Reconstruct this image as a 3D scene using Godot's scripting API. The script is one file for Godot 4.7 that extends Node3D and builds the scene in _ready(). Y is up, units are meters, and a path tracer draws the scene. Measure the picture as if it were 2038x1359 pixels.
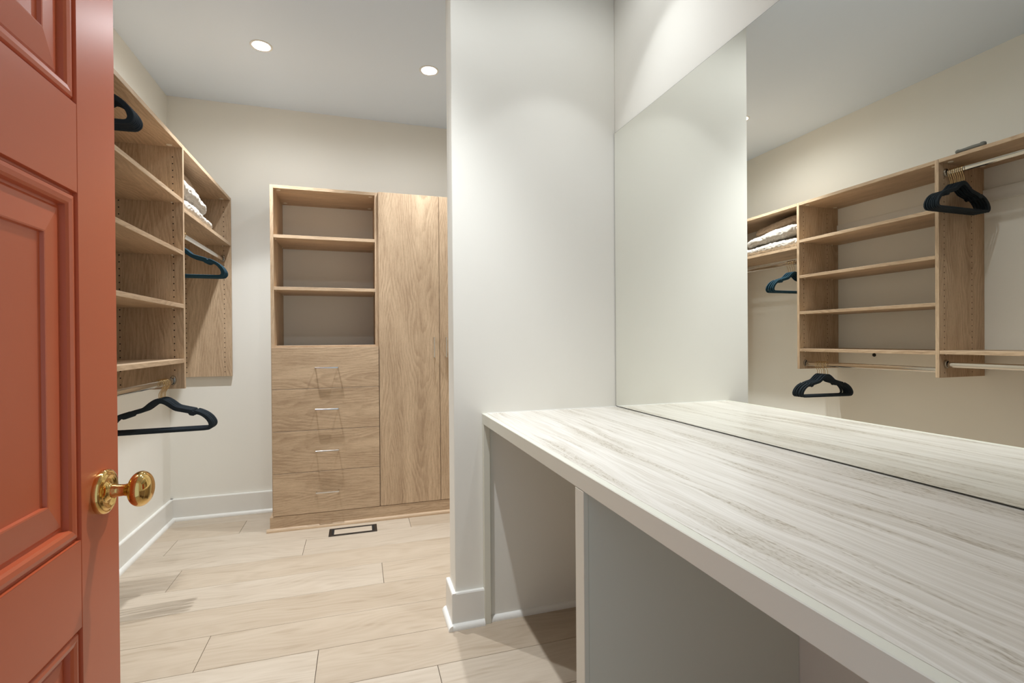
extends Node3D

# ---------------------------------------------------------------- measures (metres)
const XL := -1.1716      # left wall
const XR := 1.0966       # mirror plane, right wall just behind it
const XW := 1.1030       # right wall plaster
const ZB := -3.7158      # back wall
const ZP := -1.9749      # partition, camera side
const XP := 0.365        # partition, free end
const YC := 2.7524       # ceiling
const XF := -0.805       # front of the wall shelving
const XK := 0.482        # front of the counter
const YK := 0.8565       # top of the counter
const XD := -0.379       # face of the open door
const ZE := -0.10        # entrance wall, room side
const WOODFIT := Vector2(100.8, 2.4)   # size of the wood picture, marked for box() by the hundred
const PLANKFIT := Vector2(100.9, 2.4)
const STONEFIT := Vector2(100.62, 1.9)
const POWER := 1.0       # overall lamp level; tonemap_exposure is its inverse

var org := Vector3.ZERO
var used := {}
var M := {}
var rng := RandomNumberGenerator.new()


func _ready() -> void:
	# ---- camera
	var cam := Camera3D.new()
	cam.name = "camera"
	add_child(cam)
	cam.transform = Transform3D(Basis(Vector3(0.954974, -0.007637, 0.296591), Vector3(0.008606, 0.999961, -0.001962), Vector3(-0.296564, 0.004427, 0.955003)), Vector3(0, 1.16, 0))
	cam.keep_aspect = Camera3D.KEEP_HEIGHT
	cam.fov = 69.2854
	cam.near = 0.02
	cam.far = 30.0
	cam.current = true
	# ---- environment: the bright hall behind the doorway
	var env := Environment.new()
	env.background_mode = Environment.BG_COLOR
	env.background_color = Color(0.84, 0.93, 1.0)
	env.background_energy_multiplier = 0.70 * POWER
	env.tonemap_mode = Environment.TONE_MAPPER_LINEAR
	env.tonemap_exposure = 1.2 / POWER
	env.sdfgi_enabled = true
	env.ssao_enabled = true
	env.ssil_enabled = true
	var we := WorldEnvironment.new()
	we.name = "environment"
	we.environment = env
	add_child(we)
	rng.seed = 7
	make_materials()
	# ---- large structure
	room_shell()
	floor_planks()
	# ---- objects
	downlights()
	entrance_door()
	partition_trim()
	counter()
	mirror()
	wall_shelving()
	rods()
	drawer_tower()
	wardrobe()
	hangers()
	comforters()
	small_things()


# ---------------------------------------------------------------- helpers
func numbered(n: String) -> String:
	if not used.has(n):
		used[n] = 0
		return n
	used[n] += 1
	return "%s_%03d" % [n, used[n]]


func thing(called: String, label: String, category: String, at := Vector3.ZERO, group := "") -> Node3D:
	var o := Node3D.new()
	o.name = numbered(called)
	o.position = at
	o.set_meta("label", label)
	o.set_meta("category", category)
	if group:
		o.set_meta("group", group)
	add_child(o)
	org = at
	return o


func tag(o: Node3D, label: String, category: String, group := "") -> void:
	o.set_meta("label", label)
	o.set_meta("category", category)
	if group:
		o.set_meta("group", group)


func structure(o: Node3D, label := "") -> Node3D:
	o.set_meta("kind", "structure")
	if label:
		o.set_meta("label", label)
	return o


func mk() -> SurfaceTool:
	var st := SurfaceTool.new()
	st.begin(Mesh.PRIMITIVE_TRIANGLES)
	return st


func obj(called: String, st: SurfaceTool, m: Material, parent: Node = null) -> MeshInstance3D:
	var o := MeshInstance3D.new()
	o.mesh = st.commit()
	o.mesh.surface_set_material(0, m)
	if parent == null:
		o.name = numbered(called)
		add_child(o)
	else:
		var n := called
		var k := 0
		while parent.has_node(NodePath(n)):
			k += 1
			n = "%s_%03d" % [called, k]
		o.name = n
		parent.add_child(o)
	return o


func tri(st: SurfaceTool, a: Vector3, b: Vector3, c: Vector3, na: Vector3, nb: Vector3, nc: Vector3, ua := Vector2.ZERO, ub := Vector2.ZERO, uc := Vector2.ZERO) -> void:
	if (b - a).cross(c - a).dot(na + nb + nc) > 0.0:
		var t := b; b = c; c = t
		t = nb; nb = nc; nc = t
		var u := ub; ub = uc; uc = u
	st.set_normal(na); st.set_uv(ua); st.add_vertex(a - org)
	st.set_normal(nb); st.set_uv(ub); st.add_vertex(b - org)
	st.set_normal(nc); st.set_uv(uc); st.add_vertex(c - org)


func quad(st: SurfaceTool, a: Vector3, b: Vector3, c: Vector3, d: Vector3, n: Array, uv: Array) -> void:
	tri(st, a, b, c, n[0], n[1], n[2], uv[0], uv[1], uv[2])
	tri(st, a, c, d, n[0], n[2], n[3], uv[0], uv[2], uv[3])


func uv_of(p: Vector3, na: int, g: int, uo: Vector2) -> Vector2:
	if na == g:
		return Vector2(p[(g + 1) % 3], p[(g + 2) % 3]) + uo
	return Vector2(p[3 - na - g], p[g]) + uo


# chamfered box; g is the axis along which the grain runs
func box(st: SurfaceTool, lo: Vector3, hi: Vector3, c := 0.0008, g := 1, uo := Vector2.ZERO) -> void:
	var e := [lo, hi]
	if uo.x > 50.0:                  # fit(): lay the piece whole inside the picture, at a place of its own
		var d := hi - lo
		var a1 := (g + 1) % 3
		var a2 := (g + 2) % 3
		var across := a1 if d[a1] > d[a2] else a2
		var room := Vector2(maxf(uo.x - 100.0 - d[across], 0.0), maxf(uo.y - d[g], 0.0))
		uo = Vector2(rng.randf() * room.x - lo[across], rng.randf() * room.y - lo[g])
	for n in 3:
		var i := (n + 1) % 3
		var j := (n + 2) % 3
		for s in 2:
			var nn := Vector3.ZERO
			nn[n] = 1.0 if s else -1.0
			var ps := []
			for q in [[0, 0], [1, 0], [1, 1], [0, 1]]:
				var p := Vector3.ZERO
				p[n] = e[s][n]
				p[i] = e[q[0]][i] + (c if q[0] == 0 else -c)
				p[j] = e[q[1]][j] + (c if q[1] == 0 else -c)
				ps.append(p)
			var uvs := []
			for p in ps:
				uvs.append(uv_of(p, n, g, uo))
			quad(st, ps[0], ps[1], ps[2], ps[3], [nn, nn, nn, nn], uvs)
	if c <= 0.0:
		return
	for k in 3:                      # the twelve edges
		var i := (k + 1) % 3
		var j := (k + 2) % 3
		for si in 2:
			for sj in 2:
				var nn := Vector3.ZERO
				nn[i] = 1.0 if si else -1.0
				nn[j] = 1.0 if sj else -1.0
				nn = nn.normalized()
				var ps := []
				for q in [[0, 0], [0, 1], [1, 1], [1, 0]]:
					var p := Vector3.ZERO
					p[k] = e[q[1]][k] + (c if q[1] == 0 else -c)
					p[i] = e[si][i] - (0.0 if q[0] == 0 else (c if si else -c))
					p[j] = e[sj][j] - (0.0 if q[0] == 1 else (c if sj else -c))
					ps.append(p)
				var uvs := []
				for p in ps:
					uvs.append(uv_of(p, i, g if g != i else k, uo))
				quad(st, ps[0], ps[1], ps[2], ps[3], [nn, nn, nn, nn], uvs)
	for sx in 2:
		for sy in 2:
			for sz in 2:
				var p := Vector3(e[sx].x, e[sy].y, e[sz].z)
				var d := Vector3(1.0 if sx else -1.0, 1.0 if sy else -1.0, 1.0 if sz else -1.0)
				var nn := d.normalized()
				tri(st, p - Vector3(0, d.y, d.z) * c, p - Vector3(d.x, 0, d.z) * c, p - Vector3(d.x, d.y, 0) * c, nn, nn, nn)


# profile of (radius, height) turned about an axis; b takes the profile's y axis to the world
func lathe(st: SurfaceTool, at: Vector3, b: Basis, prof: Array, n := 32, sx := 1.0, sz := 1.0) -> void:
	var ns := []
	for k in prof.size() - 1:
		var d: Vector2 = (prof[k + 1] - prof[k]).normalized()
		ns.append(Vector2(d.y, -d.x))
	for k in prof.size() - 1:
		var n0: Vector2 = ns[k]
		var n1: Vector2 = ns[k]
		if k > 0 and ns[k - 1].dot(ns[k]) > 0.6:
			n0 = (ns[k - 1] + ns[k]).normalized()
		if k < ns.size() - 1 and ns[k + 1].dot(ns[k]) > 0.6:
			n1 = (ns[k + 1] + ns[k]).normalized()
		for i in n:
			var a0 := TAU * i / n
			var a1 := TAU * (i + 1) / n
			var f := func(q: Vector2, a: float) -> Vector3: return at + b * Vector3(q.x * cos(a) * sx, q.y, q.x * sin(a) * sz)
			var g := func(q: Vector2, a: float) -> Vector3: return (b * Vector3(q.x * cos(a) / sx, q.y, q.x * sin(a) / sz)).normalized()
			var z := Vector2.ZERO
			quad(st, f.call(prof[k], a0), f.call(prof[k], a1), f.call(prof[k + 1], a1), f.call(prof[k + 1], a0), [g.call(n0, a0), g.call(n0, a1), g.call(n1, a1), g.call(n1, a0)], [z, z, z, z])


func tube(st: SurfaceTool, pts: Array, r: float, n := 8, caps := true) -> void:
	var up := Vector3(0.123, 0.3, 0.94).normalized()
	var rings := []
	for i in pts.size():
		var d: Vector3 = (pts[min(i + 1, pts.size() - 1)] - pts[max(i - 1, 0)]).normalized()
		var s := d.cross(up).normalized()
		up = s.cross(d).normalized()
		var ring := []
		for k in n:
			var a := TAU * k / n
			ring.append(s * cos(a) + up * sin(a))
		rings.append(ring)
	var z := Vector2.ZERO
	for i in pts.size() - 1:
		for k in n:
			var q := (k + 1) % n
			quad(st, pts[i] + rings[i][k] * r, pts[i] + rings[i][q] * r, pts[i + 1] + rings[i + 1][q] * r, pts[i + 1] + rings[i + 1][k] * r, [rings[i][k], rings[i][q], rings[i + 1][q], rings[i + 1][k]], [z, z, z, z])
	if caps:
		for e in [0, pts.size() - 1]:
			var d: Vector3 = (pts[0] - pts[1]).normalized() if e == 0 else (pts[e] - pts[e - 1]).normalized()
			for k in n:
				tri(st, pts[e], pts[e] + rings[e][k] * r, pts[e] + rings[e][(k + 1) % n] * r, d, d, d)


# a 2D outline (clockwise or not) drawn out along a vector
func sweep_profile(st: SurfaceTool, prof: Array, from: Vector3, along: Vector3, ax: Vector3, ay: Vector3, closed := true) -> void:
	var n := prof.size()
	var area := 0.0
	for i in n:
		area += prof[i].cross(prof[(i + 1) % n])
	var sg := 1.0 if area > 0 else -1.0
	for i in (n if closed else n - 1):
		var p: Vector2 = prof[i]
		var q: Vector2 = prof[(i + 1) % n]
		var d := (q - p).normalized()
		var nn := (ax * d.y - ay * d.x) * sg
		var a := from + ax * p.x + ay * p.y
		var b := from + ax * q.x + ay * q.y
		var l := along.length()
		quad(st, a, b, b + along, a + along, [nn, nn, nn, nn], [Vector2(i * 0.01, 0), Vector2(i * 0.01 + 0.01, 0), Vector2(i * 0.01 + 0.01, l), Vector2(i * 0.01, l)])
	var ids := Geometry2D.triangulate_polygon(PackedVector2Array(prof))
	for e in [[Vector3.ZERO, -along.normalized()], [along, along.normalized()]]:
		for k in range(0, ids.size(), 3):
			var v := []
			for m in 3:
				var p: Vector2 = prof[ids[k + m]]
				v.append(from + ax * p.x + ay * p.y + e[0])
			tri(st, v[0], v[1], v[2], e[1], e[1], e[1])


func one_box(called: String, lo: Vector3, hi: Vector3, m: Material, parent: Node = null, c := 0.0008, g := 1, uo := Vector2.ZERO) -> MeshInstance3D:
	var st := mk()
	box(st, lo, hi, c, g, uo)
	return obj(called, st, m, parent)




# ---------------------------------------------------------------- materials
func fnl(s: int, f: float, oct := 3, type := FastNoiseLite.TYPE_SIMPLEX_SMOOTH) -> FastNoiseLite:
	var n := FastNoiseLite.new()
	n.seed = s
	n.noise_type = type
	n.frequency = f
	n.fractal_type = FastNoiseLite.FRACTAL_FBM if oct > 1 else FastNoiseLite.FRACTAL_NONE
	n.fractal_octaves = oct
	return n


func picture(w: int, h: int, f: Callable) -> ImageTexture:
	var b := PackedByteArray()
	b.resize(w * h * 3)
	var k := 0
	for y in h:
		for x in w:
			var c: Vector3 = f.call(x, y)
			b[k] = clampi(int(c.x), 0, 255)
			b[k + 1] = clampi(int(c.y), 0, 255)
			b[k + 2] = clampi(int(c.z), 0, 255)
			k += 3
	return ImageTexture.create_from_image(Image.create_from_data(w, h, false, Image.FORMAT_RGB8, b))


func mat(called: String, c: Color, rough := 0.5, metal := 0.0) -> StandardMaterial3D:
	var m := StandardMaterial3D.new()
	m.resource_name = called
	m.albedo_color = c
	m.roughness = rough
	m.metallic = metal
	M[called] = m
	return m


func rgb(r: int, g: int, b: int) -> Color:
	return Color8(r, g, b)


func wood_picture(sd: int, lo: Vector3, hi: Vector3, w: int, h: int, mw: float, mh: float) -> ImageTexture:
	var n1 := fnl(sd, 1.0, 3)
	var n2 := fnl(sd + 1, 1.0, 2)
	var n3 := fnl(sd + 2, 1.0, 2)
	var n4 := fnl(sd + 3, 1.0, 2)
	return picture(w, h, func(x: int, y: int) -> Vector3:
		var u := x * mw / w
		var v := y * mh / h
		var uc := fposmod(u + 0.03 * n4.get_noise_2d(3.0, v * 1.2), 0.40) - 0.20
		var r := sqrt(uc * uc + 0.0012) - 0.085 * v + 0.030 * n1.get_noise_2d(u * 5.0, v * 1.5) + 0.0018 * n2.get_noise_2d(u * 50.0, v * 3.5)
		var t := r * 62.0
		var fr := t - floorf(t)
		var ring := smoothstep(0.1, 0.8, fr) * (1.0 - smoothstep(0.84, 1.0, fr))
		var fine := n3.get_noise_2d(u * 380.0, v * 8.0)
		var pore := smoothstep(0.30, 0.6, n3.get_noise_2d(u * 640.0 + 90.0, v * 22.0))
		var tone := n4.get_noise_2d(u * 9.0 + 30.0, v * 1.3)
		var k := clampf(0.74 - 0.26 * ring * (0.65 + 0.7 * n2.get_noise_2d(u * 9.0, v * 2.0)) + 0.30 * fine + 0.22 * tone - 0.24 * pore, 0.0, 1.0)
		return lo.lerp(hi, k))


func plank_picture(sd: int, w: int, h: int, mw: float, mh: float) -> ImageTexture:
	var n1 := fnl(sd, 1.0, 2)
	var n2 := fnl(sd + 1, 1.0, 3)
	var n3 := fnl(sd + 2, 1.0, 2)
	return picture(w, h, func(x: int, y: int) -> Vector3:
		var u := x * mw / w
		var v := y * mh / h
		var r := u + 0.10 * n1.get_noise_2d(u * 5.0, v * 1.3)
		var t := r * 55.0
		var ring := 0.5 + 0.5 * sin(t * TAU * 0.5)
		var fine := n3.get_noise_2d(u * 320.0, v * 7.0)
		var patch := smoothstep(0.18, 0.55, n2.get_noise_2d(u * 22.0, v * 2.4))
		var tone := n2.get_noise_2d(u * 5.0 + 50.0, v * 0.9)
		var k := 0.74 - 0.10 * ring + 0.12 * fine - 0.22 * patch * (0.4 + 0.6 * ring) + 0.16 * tone
		return Vector3(160, 142, 121).lerp(Vector3(206, 193, 176), clampf(k, 0.0, 1.0)))


func stone_picture(w: int, h: int, mw: float, mh: float) -> ImageTexture:
	var n1 := fnl(31, 1.0, 4)
	var n2 := fnl(32, 1.0, 3)
	var n3 := fnl(33, 1.0, 2)
	return picture(w, h, func(x: int, y: int) -> Vector3:
		var u := x * mw / w
		var v := y * mh / h
		var uu := u + 0.007 * n2.get_noise_2d(u * 9.0, v * 4.5) + 0.02 * n1.get_noise_2d(u * 2.0, v * 0.8)
		var soft := n1.get_noise_2d(uu * 62.0, v * 1.7)
		var fine := n3.get_noise_2d(uu * 240.0, v * 4.5)
		var zone := smoothstep(-0.02, 0.34, n2.get_noise_2d(uu * 15.0 + 40.0, v * 1.0))
		var squig := 1.0 - smoothstep(0.0, 0.13, absf(n2.get_noise_2d(uu * 72.0 + 9.0, v * 13.0)))
		var grit := smoothstep(0.22, 0.6, n3.get_noise_2d(uu * 210.0 + 70.0, v * 60.0))
		var k := 0.88 + 0.22 * soft + 0.13 * fine - zone * (0.12 + 0.42 * squig * smoothstep(-0.3, 0.3, soft * -1.0 + 0.1) + 0.25 * grit)
		return Vector3(146, 133, 112).lerp(Vector3(234, 229, 221), clampf(k, 0.0, 1.0)))


func textured(called: String, t: Texture2D, mw: float, mh: float, rough: float) -> StandardMaterial3D:
	var m := mat(called, Color.WHITE, rough)
	m.albedo_texture = t
	m.uv1_scale = Vector3(1.0 / mw, 1.0 / mh, 1)
	return m


func make_materials() -> void:
	mat("wall_paint", rgb(241, 238, 229), 0.75)
	mat("ceiling_paint", rgb(229, 241, 255), 0.85)
	mat("white_trim", rgb(236, 234, 228), 0.35)
	mat("counter_paint", rgb(224, 222, 208), 0.4)
	var d := mat("terracotta_paint", rgb(194, 92, 55), 0.34)
	d.clearcoat_enabled = true
	d.clearcoat = 0.15
	d.clearcoat_roughness = 0.25
	mat("brass", rgb(226, 188, 118), 0.09, 1.0)
	mat("pale_brass", rgb(214, 186, 138), 0.2, 1.0)
	mat("chrome", rgb(205, 200, 192), 0.12, 1.0)
	mat("steel", rgb(190, 186, 178), 0.22, 1.0)
	mat("black_gap", rgb(22, 20, 18), 0.8)
	mat("mirror_edge", rgb(70, 70, 62), 0.5)
	mat("mirror_silver", rgb(250, 251, 246), 0.0, 1.0)
	mat("pin_dark", rgb(24, 17, 12), 0.9)
	mat("bronze", rgb(44, 36, 29), 0.5, 0.3)
	mat("cam_plastic", rgb(236, 226, 208), 0.5)
	mat("grey_velvet", rgb(118, 117, 110), 0.9)
	var v := mat("navy_velvet", rgb(9, 26, 36), 0.8)
	v.rim_enabled = true
	v.rim = 0.22
	v.rim_tint = 0.9
	var v2 := mat("teal_velvet", rgb(10, 58, 74), 0.8)
	v2.rim_enabled = true
	v2.rim = 0.35
	v2.rim_tint = 0.9
	mat("white_quilt", rgb(192, 184, 174), 0.9)
	mat("beige_blanket", rgb(158, 134, 110), 0.95)
	var lens := mat("lamp_lens", rgb(255, 252, 245), 0.5)
	lens.emission_enabled = true
	lens.emission = Color(1.0, 0.97, 0.92)
	lens.emission_energy_multiplier = 4.0 * POWER
	textured("wood", wood_picture(11, Vector3(148, 120, 93), Vector3(217, 190, 158), 640, 1920, 0.8, 2.4), 0.8, 2.4, 0.5)
	textured("plank", plank_picture(41, 512, 1280, 0.9, 2.4), 0.9, 2.4, 0.42)
	textured("travertine", stone_picture(768, 1280, 0.62, 1.9), 0.62, 1.9, 0.32)
	var pw: StandardMaterial3D = M.plank
	for k in 2:
		var q: StandardMaterial3D = pw.duplicate()
		q.albedo_color = [rgb(250, 247, 243), rgb(244, 240, 235)][k]
		q.resource_name = "plank_tone_%d" % k
		M["plank%d" % k] = q


# ---------------------------------------------------------------- the room
func room_shell() -> void:
	org = Vector3.ZERO
	var w: Material = M.wall_paint
	var t := 0.12
	structure(one_box("wall_left", Vector3(XL - t, 0, ZB - t), Vector3(XL, YC, ZE + 0.12), w, null, 0.0))
	structure(one_box("wall_back", Vector3(XL, 0, ZB - t), Vector3(XW, YC, ZB), w, null, 0.0))
	structure(one_box("wall_right", Vector3(XW, 0, ZB - t), Vector3(XW + t, YC, ZE + 0.12), w, null, 0.0))
	structure(one_box("wall_partition", Vector3(XP, 0, ZP - 0.115), Vector3(XW, YC, ZP), w, null, 0.002))
	# entrance wall with the doorway the camera stands in
	var e := CSGBox3D.new()
	e.name = "wall_front"
	e.size = Vector3(XW - XL, YC, 0.12)
	e.position = Vector3((XW + XL) / 2, YC / 2, ZE + 0.06)
	e.material = w
	var dw := CSGBox3D.new()
	dw.name = "doorway"
	dw.operation = CSGShape3D.OPERATION_SUBTRACTION
	dw.size = Vector3(0.44 - XD + 0.04, 2.27, 0.4)
	dw.position = Vector3((0.44 + XD - 0.04) / 2, 2.07 - 1.135, ZE + 0.06) - e.position
	dw.material = w
	e.add_child(dw)
	structure(e)
	add_child(e)
	# ceiling with holes for the recessed lamps
	var c := CSGBox3D.new()
	c.name = "ceiling"
	c.size = Vector3(XW - XL + 0.24, 0.14, -ZB + 0.36)
	c.position = Vector3((XW + XL) / 2, YC + 0.07, (ZB - 0.12 + ZE + 0.12 + 0.1) / 2)
	c.material = M.ceiling_paint
	for p in lamp_spots():
		var h := CSGCylinder3D.new()
		h.name = "lamp_hole"
		h.operation = CSGShape3D.OPERATION_SUBTRACTION
		h.radius = 0.047
		h.height = 0.3
		h.sides = 40
		h.material = M.ceiling_paint
		h.position = Vector3(p.x, 0, p.z) - Vector3(c.position.x, 0, c.position.z)
		c.add_child(h, true)
	structure(c)
	add_child(c)


func floor_planks() -> void:
	org = Vector3.ZERO
	var f := one_box("floor", Vector3(XL - 0.12, -0.14, ZB - 0.12), Vector3(XW + 0.12, -0.012, 0.35), M.black_gap, null, 0.0)
	structure(f, "pale oak plank floor")
	var joints := {0: [0.302, -1.02], 1: [-0.301], 2: [-0.866, 0.66], 3: [0.106], 4: [0.52, -1.0], 5: [-0.566, 0.95], 6: [-0.153], 7: [0.2595], 8: [-0.62, 0.9], 9: [-0.1], 10: [0.5, -1.0], 11: [-0.4], 12: [0.1], 13: [-0.7, 0.8], 14: [0.3], 15: [-0.2], -1: [-0.7, 0.8], -2: [0.0]}
	for r in joints:
		var z0: float = -3.3385 + 0.2255 * r
		var z1 := z0 + 0.2255
		z0 = maxf(z0, ZB - 0.01)
		z1 = minf(z1, 0.34)
		if z1 - z0 < 0.02:
			continue
		var xs: Array = joints[r].duplicate()
		xs.append(XL - 0.01)
		xs.append(XW + 0.01)
		xs.sort()
		for k in xs.size() - 1:
			var st := mk()
			box(st, Vector3(xs[k] + 0.0009, -0.014, z0 + 0.0009), Vector3(xs[k + 1] - 0.0009, 0.0, z1 - 0.0009), 0.0008, 0, PLANKFIT)
			obj("plank", st, [M.plank, M.plank0, M.plank1][rng.randi() % 3], f)


func skirting(called: String, a: Vector3, along: Vector3, out: Vector3, label: String, from := 0.0, more := 0.0) -> void:
	# flat board with an eased top and a small quarter-round shoe; a is on the wall at the floor
	org = a
	var o := Node3D.new()
	o.name = called
	o.position = a
	add_child(o)
	structure(o, label)
	var st := mk()
	sweep_profile(st, [Vector2(0, 0), Vector2(0.016, 0), Vector2(0.016, 0.136), Vector2(0.0135, 0.141), Vector2(0, 0.141)], a, along, out, Vector3.UP)
	obj("board", st, M.white_trim, o)
	st = mk()
	sweep_profile(st, quarter(0.016, 0.017, 0.019), a + along.normalized() * from, along + along.normalized() * (more - from), out, Vector3.UP)
	obj("shoe", st, M.white_trim, o)


func quarter(x: float, rx: float, ry: float) -> Array:
	var p := [Vector2(x, 0), Vector2(x + rx, 0)]
	for k in 7:
		var t := PI / 2 * k / 6
		p.append(Vector2(x + rx * cos(t), ry * sin(t) + 0.002))
	return p


func partition_trim() -> void:
	skirting("baseboard_left", Vector3(XL, 0, ZB), Vector3(0, 0, ZE - ZB), Vector3.RIGHT, "white baseboard along the left wall under the shelving")
	skirting("baseboard_back", Vector3(XL, 0, ZB), Vector3(-0.511 - XL, 0, 0), Vector3.BACK, "white baseboard along the back wall beside the drawers")
	skirting("baseboard_partition", Vector3(XP, 0, ZP), Vector3(XK - XP, 0, 0), Vector3.BACK, "short white baseboard on the partition beside the counter", -0.0158)
	skirting("baseboard_end", Vector3(XP, 0, ZP - 0.131), Vector3(0, 0, 0.1468), Vector3.LEFT, "white baseboard round the partition's end", 0.0, 0.0170)
	org = Vector3.ZERO
	var st: SurfaceTool
	st = mk()
	sweep_profile(st, quarter(0.0, 0.017, 0.019), Vector3(XK + 0.026, 0, ZP), Vector3(XW - XK - 0.026, 0, 0), Vector3.BACK, Vector3.UP)
	structure(obj("trim_1", st, M.white_trim), "white quarter round under the counter")


# ---------------------------------------------------------------- lamps
func lamp_spots() -> Array:
	return [Vector3(-0.487, YC, -2.948), Vector3(0.412, YC, -2.938), Vector3(0.80, YC, -1.53), Vector3(0.083, YC, -1.53)]


func downlights() -> void:
	var labels := ["recessed round downlight above the left shelving and drawers", "recessed round downlight nearest the partition, above the wardrobe", "recessed round downlight above the counter beside the mirror", "recessed round downlight above the middle of the floor by the door"]
	var spots := lamp_spots()
	for k in spots.size():
		var t := thing("downlight", labels[k], "downlight", spots[k], "recessed ceiling downlights")
		org = Vector3.ZERO
		var st := mk()
		lathe(st, Vector3.ZERO, Basis.IDENTITY, [Vector2(0.056, 0.0), Vector2(0.0555, -0.0025), Vector2(0.053, -0.004), Vector2(0.047, -0.003), Vector2(0.0445, 0.0)], 40)
		lathe(st, Vector3.ZERO, Basis(Vector3.RIGHT, PI), [Vector2(0.0445, 0.0), Vector2(0.0445, 0.002), Vector2(0.056, 0.002)], 40)
		obj("trim_ring", st, M.white_trim, t)
		st = mk()
		lathe(st, Vector3.ZERO, Basis.IDENTITY, [Vector2(0.0001, -0.0012), Vector2(0.0425, -0.0006), Vector2(0.0430, 0.0), Vector2(0.0430, 0.1), Vector2(0.0001, 0.1)], 40)
		obj("lamp_lens", st, M.lamp_lens, t)
		var far := [["beam", 38.0, 0.2, 1.0], ["core", 50.0, 1.0, 2.3], ["spill", 86.0, 0.6, 0.27]]
		var over_counter := [["beam", 38.0, 0.2, 0.17], ["core", 41.0, 1.0, 0.40], ["spill", 86.0, 0.6, 0.08]]
		var over_floor := [["core", 41.0, 1.0, 1.8], ["wide_core", 50.0, 1.0, 1.45], ["spill", 86.0, 0.6, 0.20]]
		var by_partition := [["beam", 38.0, 0.2, 0.55], ["core", 50.0, 1.0, 1.45], ["spill", 86.0, 0.6, 0.20]]
		for e in [far, by_partition, over_counter, over_floor][k]:
			var s := SpotLight3D.new()
			s.name = e[0]
			s.position = Vector3(0, 0.052 if e[1] < 60.0 else -0.014, 0)
			s.rotation_degrees.x = -90
			s.spot_angle = e[1]
			s.spot_angle_attenuation = e[2]
			s.light_energy = e[3] * POWER
			s.light_color = Color(0.965, 0.985, 1.0)
			s.light_size = 0.018
			s.spot_range = 8.0
			s.spot_attenuation = 2.0
			s.shadow_enabled = true
			t.add_child(s)


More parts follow.
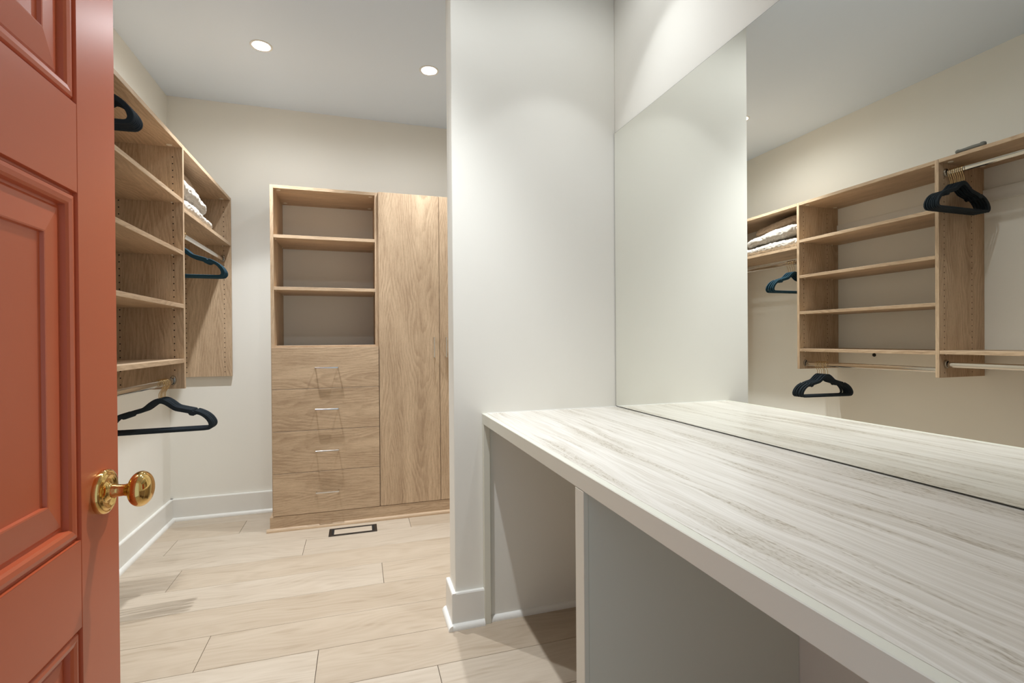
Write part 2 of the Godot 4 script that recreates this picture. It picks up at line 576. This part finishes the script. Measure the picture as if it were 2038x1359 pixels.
# ---------------------------------------------------------------- door
func entrance_door() -> void:
	var z0 := -0.9676
	var z1 := z0 + 0.80
	var h := 2.035
	var t := thing("door_1", "open terracotta panelled door with a brass knob", "door", Vector3(XD, 0.008, z0))
	t.set_meta("kind", "structure")
	t.remove_meta("category")
	var m: Material = M.terracotta_paint
	var x0 := XD - 0.035
	var sw := 0.1150
	var lo := 0.008
	one_box("stile", Vector3(x0, lo, z0), Vector3(XD, h, z0 + sw), m, t, 0.0012)
	one_box("stile", Vector3(x0, lo, z1 - sw), Vector3(XD, h, z1), m, t, 0.0012)
	var za := z0 + sw
	var zb := z1 - sw
	var rails := [[lo, 0.24], [0.755, 0.8795], [1.372, 1.498], [1.925, h]]
	for r in rails:
		one_box("rail", Vector3(x0, r[0], za), Vector3(XD - 0.0002, r[1], zb), m, t, 0.0006)
	for k in 3:
		var ya: float = rails[k][1]
		var yb: float = rails[k + 1][0]
		var st := mk()
		var pf := [Vector2(0.0, 0.0), Vector2(0.0008, -0.0058), Vector2(0.0036, -0.0060), Vector2(0.0068, -0.0018), Vector2(0.0120, -0.0010), Vector2(0.0180, -0.0022), Vector2(0.0212, -0.0048), Vector2(0.0226, -0.0118), Vector2(0.0262, -0.0120), Vector2(0.0300, -0.0098), Vector2(0.0668, -0.0050), Vector2(0.0688, -0.0054), Vector2(0.0700, -0.0096), Vector2(0.0760, -0.0098)]
		for s in pf.size() - 1:
			loop4(st, ya, yb, za, zb, pf[s], pf[s + 1])
		var e: Vector2 = pf[pf.size() - 1]
		var n := Vector3.RIGHT
		quad(st, Vector3(XD + e.y, ya + e.x, za + e.x), Vector3(XD + e.y, yb - e.x, za + e.x), Vector3(XD + e.y, yb - e.x, zb - e.x), Vector3(XD + e.y, ya + e.x, zb - e.x), [n, n, n, n], [Vector2.ZERO, Vector2.ZERO, Vector2.ZERO, Vector2.ZERO])
		box(st, Vector3(x0 + 0.006, ya - 0.006, za - 0.006), Vector3(XD - 0.0150, yb + 0.006, zb + 0.006), 0.0)
		obj("raised_panel", st, m, t)
	# knob set; the axis points into the room
	var at := Vector3(XD, 0.9305, -0.912)
	var ax := Basis(Vector3(0, 1, 0), Vector3(1, 0, 0), Vector3(0, 0, -1))
	var st := mk()
	lathe(st, at, ax, [Vector2(0.0335, 0.0), Vector2(0.0340, 0.003), Vector2(0.0338, 0.0065), Vector2(0.0325, 0.0090), Vector2(0.0305, 0.0098), Vector2(0.0290, 0.0088), Vector2(0.0280, 0.0090), Vector2(0.0265, 0.0108), Vector2(0.0245, 0.0112), Vector2(0.0225, 0.0095), Vector2(0.0190, 0.0075), Vector2(0.0150, 0.0085), Vector2(0.0115, 0.0125), Vector2(0.0100, 0.0150)], 48)
	var rose := obj("rosette", st, M.brass, t)
	st = mk()
	lathe(st, at, ax, [Vector2(0.0105, 0.010), Vector2(0.0105, 0.018), Vector2(0.0092, 0.022), Vector2(0.0088, 0.030), Vector2(0.0100, 0.0345), Vector2(0.0125, 0.0365), Vector2(0.0140, 0.0385), Vector2(0.0135, 0.0400)], 40)
	obj("knob_neck", st, M.brass, t)
	st = mk()
	var pf := []
	for k in 25:
		var a := -PI / 2 + PI * k / 24
		pf.append(Vector2(0.0272 * pow(cos(a), 0.85) if k > 0 and k < 24 else 0.0001, 0.0515 + 0.0160 * sin(a)))
	lathe(st, at, ax, pf, 48)
	obj("knob", st, M.brass, t)
	# jambs
	org = Vector3.ZERO
	var fr := Node3D.new()
	fr.name = "trim_2"
	add_child(fr)
	structure(fr, "white frame of the doorway")
	one_box("jamb", Vector3(XD - 0.0399, 0, ZE), Vector3(XD - 0.022, 2.0698, ZE + 0.13), M.white_trim, fr, 0.001)
	one_box("jamb", Vector3(0.422, 0, ZE), Vector3(0.4399, 2.0698, ZE + 0.13), M.white_trim, fr, 0.001)
	one_box("head", Vector3(XD - 0.0215, 2.052, ZE), Vector3(0.4215, 2.0698, ZE + 0.13), M.white_trim, fr, 0.001)


func loop4(st: SurfaceTool, ya: float, yb: float, za: float, zb: float, p: Vector2, q: Vector2) -> void:
	var d := (q - p).normalized()
	for s in 4:
		var a: Array = []
		var inw := [Vector3.UP, Vector3.DOWN, Vector3.BACK, Vector3.FORWARD][s] as Vector3
		var n := (Vector3.RIGHT * d.x - inw * d.y).normalized()
		for e in [p, q]:
			var y0: float = ya + e.x
			var y1: float = yb - e.x
			var w0: float = za + e.x
			var w1: float = zb - e.x
			var x: float = XD + e.y
			a.append([[Vector3(x, y0, w0), Vector3(x, y0, w1)], [Vector3(x, y1, w0), Vector3(x, y1, w1)], [Vector3(x, y0, w0), Vector3(x, y1, w0)], [Vector3(x, y0, w1), Vector3(x, y1, w1)]][s])
		quad(st, a[0][0], a[0][1], a[1][1], a[1][0], [n, n, n, n], [Vector2.ZERO, Vector2.ZERO, Vector2.ZERO, Vector2.ZERO])


# ---------------------------------------------------------------- counter and mirror
func counter() -> void:
	var z1 := ZE - 0.004
	var t := thing("counter", "long travertine-patterned counter with white edge on open painted supports under the mirror", "counter", Vector3(XK, 0, ZP))
	var p: Material = M.counter_paint
	var st := mk()
	box(st, Vector3(XK + 0.020, YK - 0.02, ZP + 0.006), Vector3(XW - 0.001, YK, z1), 0.0003, 2, STONEFIT)
	obj("laminate_top", st, M.travertine, t)
	st = mk()
	box(st, Vector3(XK, YK - 0.042, ZP + 0.0005), Vector3(XK + 0.0199, YK + 0.0002, z1), 0.0015)
	obj("edge_band", st, p, t)
	st = mk()
	box(st, Vector3(XK + 0.02, YK - 0.02, ZP + 0.0005), Vector3(XW - 0.001, YK + 0.0015, ZP + 0.0059), 0.001)
	obj("scribe_strip", st, M.white_trim, t)
	one_box("substrate", Vector3(XK + 0.02, YK - 0.042, ZP + 0.001), Vector3(XW - 0.001, YK - 0.0205, z1), p, t, 0.0)
	one_box("end_post", Vector3(XK, 0, ZP + 0.001), Vector3(XK + 0.026, YK - 0.0425, ZP + 0.024), p, t, 0.001)
	one_box("divider_post", Vector3(XK, 0, -1.0625), Vector3(XK + 0.012, YK - 0.0425, -1.0165), p, t, 0.001)
	one_box("divider_panel", Vector3(XK + 0.0125, 0, -1.0610), Vector3(XW - 0.001, YK - 0.0425, -1.0180), p, t, 0.0)


func mirror() -> void:
	var z1 := ZE - 0.01
	var t := thing("wall_mirror", "frameless wall mirror standing on the counter against the right wall", "mirror", Vector3(XR, YK + 0.004, ZP + 0.004))
	one_box("glass", Vector3(XR, YK + 0.0040, ZP + 0.0042), Vector3(XR + 0.0015, 2.0725, z1), M.mirror_silver, t, 0.0)
	one_box("backing", Vector3(XR + 0.0016, YK + 0.0008, ZP + 0.0008), Vector3(XW - 0.0005, 2.0745, z1), M.mirror_edge, t, 0.0)


# ---------------------------------------------------------------- wall shelving
func pin_holes(panel: Node, xs: Array, y0: float, y1: float, z: float) -> void:
	var st := mk()
	for x in xs:
		var y := y0
		while y < y1:
			for k in 8:
				var a := TAU * k / 8
				var b := TAU * (k + 1) / 8
				var c := Vector3(x, y, z + 0.0003)
				tri(st, c, c + Vector3(cos(a), sin(a), 0) * 0.0031, c + Vector3(cos(b), sin(b), 0) * 0.0031, Vector3.BACK, Vector3.BACK, Vector3.BACK)
			y += 0.032
	obj("pin_holes", st, M.pin_dark, panel).set_meta("kind", "stuff")


func disc(called: String, at: Vector3, wide: bool, parent: Node) -> void:
	var st := mk()
	lathe(st, at, Basis(Vector3.RIGHT, PI), [Vector2(0.0125, 0.0), Vector2(0.0115, 0.002), Vector2(0.0001, 0.0022)] if wide else [Vector2(0.004, 0.0), Vector2(0.004, 0.004), Vector2(0.0001, 0.0042)], 16 if wide else 8)
	obj(called, st, M.cam_plastic, parent)


func wall_shelving() -> void:
	var t := thing("closet_shelving", "wall-hung wooden closet shelving with upright panels along the left wall", "shelving", Vector3(XL, 0.93, -1.88))
	var w: Material = M.wood
	var x0 := XL + 0.001
	for z in [-3.7080, -2.7715, -1.8855, -0.9990]:
		var st := mk()
		box(st, Vector3(x0, 0.930 if z < -3 else 0.934, z), Vector3(XF, 2.1145, z + 0.019), 0.0007, 1, WOODFIT)
		var p := obj("side_panel", st, w, t)
		pin_holes(p, [XF - 0.041, -1.066], 0.96, 2.08, z + 0.019)
	var bays := [[-3.6890, -2.7715], [-2.7525, -1.8855], [-1.8665, -0.9990]]
	var tops := [[2.1145, 1.812], [2.1145, 1.850, 1.598, 1.342, 1.078], [2.1145, 1.0815]]
	for k in 3:
		for y in tops[k]:
			var st := mk()
			box(st, Vector3(x0, y - 0.0195, bays[k][0] + 0.0003), Vector3(XF - 0.0006, y, bays[k][1] - 0.0003), 0.0007, 2, WOODFIT)
			var s := obj("shelf", st, w, t)
			for x in [XF - 0.045, XL + 0.065]:
				for e in [1.0, -1.0]:
					var ze: float = bays[k][0] if e > 0 else bays[k][1]
					disc("cam_cover" if y > 2.0 else "shelf_pin", Vector3(x, y - 0.0196, ze + e * (0.03 if y > 2.0 else 0.006)), y > 2.0, s)
	# the white hanging rail is on the wall behind the panels
	for k in 3:
		one_box("hanging_rail", Vector3(XL + 0.0005, 1.905, bays[k][0] + 0.0004), Vector3(XL + 0.013, 1.974, bays[k][1] - 0.0004), M.white_trim, t, 0.001)


func rods() -> void:
	var rows := [["chrome oval closet rod under the shelf with the folded bedding", -3.6885, -2.7720, 1.705], ["chrome oval closet rod under the lowest of the five stacked shelves", -2.7520, -1.8860, 0.973], ["chrome oval closet rod high under the top shelf nearest the door", -1.8660, -0.9995, 2.041], ["chrome oval closet rod low under the bottom shelf nearest the door", -1.8660, -0.9995, 1.005]]
	for q in rows:
		var x := -0.853
		var y: float = q[3]
		var t := thing("closet_rod", q[0], "rod", Vector3(x, y, q[1]), "closet rods")
		var st := mk()
		lathe(st, Vector3(x, y, q[1] + 0.001), Basis(Vector3(1, 0, 0), Vector3(0, 0, 1), Vector3(0, -1, 0)), [Vector2(0.0001, 0.0), Vector2(0.015, 0.0), Vector2(0.015, q[2] - q[1] - 0.002), Vector2(0.0001, q[2] - q[1] - 0.002)], 28, 0.5, 1.0)
		obj("tube", st, M.chrome, t)
		for e in [[q[1], 1.0], [q[2], -1.0]]:
			st = mk()
			lathe(st, Vector3(x, y + 0.003, e[0]), Basis(Vector3(e[1], 0, 0), Vector3(0, 0, e[1]), Vector3(0, -1, 0)), [Vector2(0.023, 0.0), Vector2(0.0235, 0.003), Vector2(0.0215, 0.010), Vector2(0.0185, 0.011), Vector2(0.0180, 0.004), Vector2(0.0001, 0.004)], 24, 0.62, 1.0)
			obj("rod_socket", st, M.steel, t)


# ---------------------------------------------------------------- drawers and wardrobe
func bar_pull(parent: Node, c: Vector3, half: float, upright: bool) -> void:
	var st := mk()
	var d := Vector3(0, half, 0) if upright else Vector3(half, 0, 0)
	var s := Vector3(0.004, 0, 0.004) if upright else Vector3(0, 0.004, 0.004)
	box(st, c - d - s + Vector3(0, 0, 0.0295), c + d + s + Vector3(0, 0, 0.0295), 0.001)
	for e in [-1.0, 1.0]:
		var p: Vector3 = c + d * e * 0.965
		box(st, p - Vector3(0.0035, 0.0035, 0), p + Vector3(0.0035, 0.0035, 0.027), 0.0008)
	obj("handle", st, M.chrome, parent)


func drawer_tower() -> void:
	var zf := -3.312
	var x0 := -0.510
	var x1 := 0.1245
	var t := thing("drawer_tower", "wooden tower of three open shelves over four drawers beside the wardrobe", "cabinet", Vector3(x0, 0, zf))
	var w: Material = M.wood
	one_box("side_panel", Vector3(x0, 0.0915, ZB + 0.002), Vector3(x0 + 0.019, 2.1150, zf), w, t, 0.0007, 1, WOODFIT)
	one_box("side_panel", Vector3(x1 - 0.019, 0.0915, ZB + 0.002), Vector3(x1, 2.1150, zf), w, t, 0.0007, 1, WOODFIT)
	var ys := [2.1145, 1.8125, 1.4930, 1.1315]
	for k in 4:
		var st := mk()
		box(st, Vector3(x0 + 0.0193, ys[k] - 0.0195, ZB + 0.003), Vector3(x1 - 0.0193, ys[k], zf - 0.0005), 0.0007, 0, WOODFIT)
		var s := obj("shelf", st, w, t)
		if k < 3:
			for x in [x0 + (0.043 if k == 0 else 0.024), x1 - (0.043 if k == 0 else 0.024)]:
				for z in [zf - 0.04, ZB + 0.06]:
					disc("cam_cover" if k == 0 else "shelf_pin", Vector3(x, ys[k] - 0.0196, z), k == 0, s)
	one_box("carcass_back", Vector3(x0 + 0.0193, 0.10, ZB + 0.004), Vector3(x1 - 0.0193, 1.105, zf - 0.004), M.black_gap, t, 0.0)
	one_box("plinth", Vector3(x0 - 0.0125, 0.0, ZB + 0.002), Vector3(0.9100, 0.0890, zf + 0.017), w, t, 0.0007, 0, WOODFIT)
	var sm := [0.0912, 0.3488, 0.6065, 0.8646, 1.1205]
	for k in range(3, -1, -1):
		var st := mk()
		box(st, Vector3(x0 + 0.006, sm[k] + 0.0012, zf + 0.001), Vector3(x1 - 0.0015, sm[k + 1] - 0.0012, zf + 0.0195), 0.0006, 0, WOODFIT)
		var d := obj("drawer", st, w, t)
		bar_pull(d, Vector3(-0.1915, (sm[k] + sm[k + 1]) / 2, zf + 0.0195), 0.068, false)


func wardrobe() -> void:
	var zf := -3.312
	var x0 := 0.1250
	var x1 := 0.9100
	var t := thing("wardrobe", "tall two-door wooden wardrobe against the back wall behind the partition", "wardrobe", Vector3(x0, 0, zf))
	var w: Material = M.wood
	var st: SurfaceTool
	one_box("side_panel", Vector3(x0, 0.0915, ZB + 0.002), Vector3(x0 + 0.019, 2.115, zf), w, t, 0.0007, 1, WOODFIT)
	one_box("side_panel", Vector3(x1 - 0.019, 0.0915, ZB + 0.002), Vector3(x1, 2.115, zf), w, t, 0.0007, 1, WOODFIT)
	one_box("top_panel", Vector3(x0 + 0.0193, 2.0955, ZB + 0.002), Vector3(x1 - 0.0193, 2.115, zf), w, t, 0.0007, 0, WOODFIT)
	one_box("carcass_back", Vector3(x0 + 0.0193, 0.10, ZB + 0.004), Vector3(x1 - 0.0193, 2.09, zf - 0.02), M.black_gap, t, 0.0)
	var e := [[x0 + 0.0025, 0.5155], [0.5185, x1 - 0.002]]
	for k in 2:
		st = mk()
		box(st, Vector3(e[k][0], 0.0925, zf + 0.001), Vector3(e[k][1], 2.1145, zf + 0.0195), 0.0006, 1, WOODFIT)
		var d := obj("door", st, w, t)
		bar_pull(d, Vector3([0.4775, 0.5580][k], 1.110, zf + 0.0195), 0.066, true)
	org = Vector3.ZERO
	st = mk()
	sweep_profile(st, quarter(0.0, 0.016, 0.019), Vector3(-0.540, 0, zf + 0.0172), Vector3(x1 + 0.540, 0, 0), Vector3.BACK, Vector3.UP)
	structure(obj("trim_3", st, M.wood), "wooden shoe moulding at the foot of the drawers and wardrobe")


# ---------------------------------------------------------------- hangers
# the outline to its true size, with a point between each two on a smooth curve
func rounded(a: Array, dy: float) -> Array:
	var p := []
	for q in a:
		p.append(Vector2(q[0] * 0.937, q[1] * 0.955 + dy))
	var out := []
	for k in p.size() - 1:
		var p0: Vector2 = p[k - 1] if k > 0 else Vector2(-p[1].x, p[1].y)
		var p3: Vector2 = p[mini(k + 2, p.size() - 1)]
		out.append([p[k].x, p[k].y])
		var m: Vector2 = p[k].cubic_interpolate(p[k + 1], p0, p3, 0.5)
		out.append([m.x, m.y])
	out.append([p[p.size() - 1].x, p[p.size() - 1].y])
	return out


func make_hanger() -> Node3D:
	var o := Node3D.new()
	org = Vector3.ZERO
	var dy := -0.069
	var outer := [[0, 0.004], [0.014, 0.002], [0.028, -0.005], [0.045, -0.018], [0.058, -0.030], [0.070, -0.038], [0.090, -0.044], [0.115, -0.051], [0.134, -0.0565], [0.1365, -0.0625], [0.1420, -0.0635], [0.1445, -0.0585], [0.160, -0.0640], [0.180, -0.0745], [0.198, -0.0885], [0.212, -0.1050], [0.2205, -0.1210], [0.2225, -0.1330], [0.2200, -0.1440], [0.2120, -0.1530], [0.2000, -0.1580], [0.160, -0.1590], [0.080, -0.1590]]
	var inner := [[0, -0.0210], [0.010, -0.0215], [0.022, -0.0275], [0.037, -0.0390], [0.052, -0.0510], [0.066, -0.0590], [0.088, -0.0650], [0.112, -0.0715], [0.118, -0.0740], [0.1230, -0.0820], [0.1400, -0.0860], [0.1500, -0.0800], [0.164, -0.0840], [0.178, -0.0935], [0.190, -0.1060], [0.1985, -0.1190], [0.2020, -0.1300], [0.2020, -0.1370], [0.1985, -0.1425], [0.192, -0.1445], [0.182, -0.1450], [0.155, -0.1450], [0.080, -0.1450]]
	outer = rounded(outer, dy)
	inner = rounded(inner, dy)
	var pairs := []
	for k in outer.size():
		pairs.append([Vector2(outer[k][0], outer[k][1]), Vector2(inner[k][0], inner[k][1])])
	pairs.append([Vector2(0, -0.159 * 0.955 + dy), Vector2(0, -0.145 * 0.955 + dy)])
	for k in range(outer.size() - 1, 0, -1):
		pairs.append([Vector2(-outer[k][0], outer[k][1]), Vector2(-inner[k][0], inner[k][1])])
	var th := 0.0029
	var sec := [[0.0, 0.45], [0.14, 1.0], [0.86, 1.0], [1.0, 0.45], [1.0, -0.45], [0.86, -1.0], [0.14, -1.0], [0.0, -0.45]]
	var st := mk()
	var n := pairs.size()
	for k in n:
		var a: Array = pairs[k]
		var b: Array = pairs[(k + 1) % n]
		for s in 8:
			var q: Array = sec[s]
			var r: Array = sec[(s + 1) % 8]
			var f := func(pr: Array, e: Array) -> Vector3:
				var p: Vector2 = pr[0].lerp(pr[1], e[0])
				return Vector3(p.x, p.y, e[1] * th)
			var p0: Vector3 = f.call(a, q)
			var p1: Vector3 = f.call(b, q)
			var p2: Vector3 = f.call(b, r)
			var p3: Vector3 = f.call(a, r)
			var nn := (p1 - p0).cross(p3 - p0)
			if nn.length() < 1e-12:
				nn = (p2 - p1).cross(p3 - p1)
			nn = nn.normalized()
			var mid := (p0 + p2) / 2
			var cc: Vector2 = (a[0] + a[1] + b[0] + b[1]) / 4
			if nn.dot(mid - Vector3(cc.x, cc.y, 0)) < 0:
				nn = -nn
			quad(st, p0, p1, p2, p3, [nn, nn, nn, nn], [Vector2.ZERO, Vector2.ZERO, Vector2.ZERO, Vector2.ZERO])
	obj("frame", st, M.navy_velvet, o)
	st = mk()
	var pts := [Vector3(0, -0.068, 0), Vector3(0, -0.050, 0), Vector3(0.001, -0.043, 0), Vector3(0.006, -0.033, 0), Vector3(0.0125, -0.0235, 0)]
	for k in 15:
		var a := deg_to_rad(-38.0 + 225.0 * k / 14.0)
		pts.append(Vector3(0.0190 * cos(a), -0.0022 + 0.0190 * sin(a), 0))
	tube(st, pts, 0.0017, 8)
	obj("hook", st, M.pale_brass, o)
	return o


func hangers() -> void:
	var proto := make_hanger()
	var ord := ["first", "second", "third", "fourth", "fifth", "sixth", "seventh", "eighth"]
	var sets := [
		[6, -2.650, 0.0150, 0.973, 0.088, "velvet hanger, %s from the shelf panel on the low rod under the stacked shelves", "hangers on the low rod", false],
		[4, -2.890, 0.0185, 1.705, 0.0, "teal velvet hanger, %s from the back wall on the rod under the bedding", "hangers under the bedding", true],
		[8, -1.842, 0.0095, 2.041, 0.0, "dark velvet hanger, %s from the shelf panel on the high rod under the top shelf", "hangers on the high rod", false],
	]
	for s in sets:
		for k in s[0]:
			var h: Node3D = proto.duplicate()
			h.name = numbered("velvet_hanger")
			h.position = Vector3(-0.853, s[3], s[1] + s[2] * k + rng.randf_range(-0.002, 0.002))
			h.rotation.y = s[4] + rng.randf_range(-0.018, 0.018)
			h.rotation.x = rng.randf_range(-0.006, 0.006)
			var which: String = "nearest" if false else ord[k]
			tag(h, s[5] % which, "hanger", s[6])
			if s[7]:
				var f: MeshInstance3D = h.get_node("frame")
				f.material_override = M.teal_velvet
			add_child(h)
	proto.free()


# ---------------------------------------------------------------- bedding
func puffy(called: String, label: String, m: Material, lo: Vector3, hi: Vector3, sd: int, taper: float, lift: float, amp: float) -> void:
	var t := thing(called, label, "bedding", Vector3((lo.x + hi.x) / 2, lo.y, (lo.z + hi.z) / 2), "folded bedding on the shelf")
	var c := (lo + hi) / 2
	var e := (hi - lo) / 2
	var n1 := fnl(sd, 7.0, 1)
	var n2 := fnl(sd + 5, 19.0, 1)
	var n3 := fnl(sd + 9, 42.0, 1)
	var f := func(p: Vector3) -> Vector3:
		var q := p / pow(pow(absf(p.x), 5.0) + pow(absf(p.y), 2.6) + pow(absf(p.z), 5.0), 1.0 / 4.0)
		var s := (q.z + 1.0) / 2.0          # 1 at the end by the upright panel
		var w := Vector3(q.x * e.x, q.y * e.y * lerpf(taper, 1.0, s), q.z * e.z)
		w.y += e.y * (lerpf(taper, 1.0, s) - 1.0) + lift * (s - 0.0)
		var wp := c + w
		var nn := Vector3(q.x * 0.6, q.y, q.z * 0.6).normalized()
		var k := amp * (0.9 * n1.get_noise_3d(wp.x, wp.y, wp.z) - 0.9 * pow(1.0 - absf(n2.get_noise_3d(wp.x * 0.9, wp.y * 0.8 + wp.x * 0.4, wp.z * 1.7)), 4.0) + 0.3 * n3.get_noise_3d(wp.x, wp.y * 0.8, wp.z)) + amp * 0.4
		return wp + nn * k
	var st := SurfaceTool.new()
	st.begin(Mesh.PRIMITIVE_TRIANGLES)
	st.set_smooth_group(0)
	for ax in 3:
		for sg in [-1.0, 1.0]:
			var i := (ax + 1) % 3
			var j := (ax + 2) % 3
			var N := 60
			var grid := []
			for a in N + 1:
				var row := []
				for b in N + 1:
					var p := Vector3.ZERO
					p[ax] = sg
					p[i] = -1.0 + 2.0 * a / N
					p[j] = -1.0 + 2.0 * b / N
					row.append(f.call(p) - org)
				grid.append(row)
			for a in N:
				for b in N:
					var v := [grid[a][b], grid[a + 1][b], grid[a + 1][b + 1], grid[a][b + 1]]
					if sg > 0:
						v.reverse()
					for k in [0, 1, 2, 0, 2, 3]:
						st.add_vertex(v[k])
	st.index()
	st.generate_normals()
	obj("cover", st, m, t)


func comforters() -> void:
	puffy("folded_comforter", "white quilted comforter folded at the bottom of the pile on the shelf", M.white_quilt, Vector3(-1.14, 1.8145, -3.43), Vector3(-0.818, 1.900, -2.775), 3, 0.62, 0.0, 0.008)
	puffy("folded_comforter", "white quilted comforter folded in the middle, between another and the beige blanket", M.white_quilt, Vector3(-1.14, 1.884, -3.32), Vector3(-0.822, 1.972, -2.775), 17, 0.7, 0.030, 0.008)
	puffy("folded_blanket", "beige blanket folded on top of the white comforters", M.beige_blanket, Vector3(-1.14, 1.958, -3.26), Vector3(-0.862, 2.030, -2.775), 29, 0.8, 0.045, 0.007)


# ---------------------------------------------------------------- small things
func small_things() -> void:
	# flush vent in the floor
	var a := Vector3(-0.180, 0, -3.2300)
	var b := Vector3(0.0990, 0, -3.1080)
	var t := thing("floor_vent", "dark-framed rectangular floor vent in front of the drawers", "vent", a)
	var st := mk()
	var fw := 0.016
	box(st, Vector3(a.x, 0.0002, a.z), Vector3(b.x, 0.003, a.z + fw), 0.0008)
	box(st, Vector3(a.x, 0.0002, b.z - fw), Vector3(b.x, 0.003, b.z), 0.0008)
	box(st, Vector3(a.x, 0.0002, a.z + fw), Vector3(a.x + fw, 0.003, b.z - fw), 0.0008)
	box(st, Vector3(b.x - fw, 0.0002, a.z + fw), Vector3(b.x, 0.003, b.z - fw), 0.0008)
	obj("frame", st, M.bronze, t)
	one_box("slot", Vector3(a.x + fw, 0.0002, a.z + fw), Vector3(b.x - fw, 0.0008, b.z - fw), M.black_gap, t, 0.0)
	one_box("insert", Vector3(a.x + 0.030, 0.0009, a.z + 0.023), Vector3(b.x - 0.030, 0.0028, b.z - 0.023), M.plank, t, 0.0006, 0, Vector2(0.2, 0.4))
	# grey rod lying on the top shelf
	var c := Vector3(-0.822, 2.1145 + 0.0125, -1.795)
	t = thing("grey_rod", "short grey rod with rounded ends lying on the top shelf above the high rod", "rod", c)
	st = mk()
	lathe(st, c, Basis(Vector3(1, 0, 0), Vector3(0, 0, 1), Vector3(0, -1, 0)), [Vector2(0.0001, -0.002), Vector2(0.007, 0.0), Vector2(0.0105, 0.006), Vector2(0.0105, 0.012), Vector2(0.0080, 0.018), Vector2(0.0085, 0.040), Vector2(0.0105, 0.075), Vector2(0.0095, 0.100), Vector2(0.0090, 0.106), Vector2(0.0125, 0.112), Vector2(0.0125, 0.122), Vector2(0.0090, 0.129), Vector2(0.0001, 0.131)], 20)
	obj("shaft", st, M.grey_velvet, t)
	# small black bumper on the wall
	var g := Vector3(XL, 1.0340, -2.490)
	t = thing("wall_grommet", "small round black grommet on the left wall under the lowest shelf", "grommet", g)
	st = mk()
	lathe(st, g, Basis(Vector3(0, 1, 0), Vector3(1, 0, 0), Vector3(0, 0, -1)), [Vector2(0.012, 0.0), Vector2(0.012, 0.003), Vector2(0.009, 0.005), Vector2(0.0001, 0.005)], 20)
	obj("cap", st, M.black_gap, t)
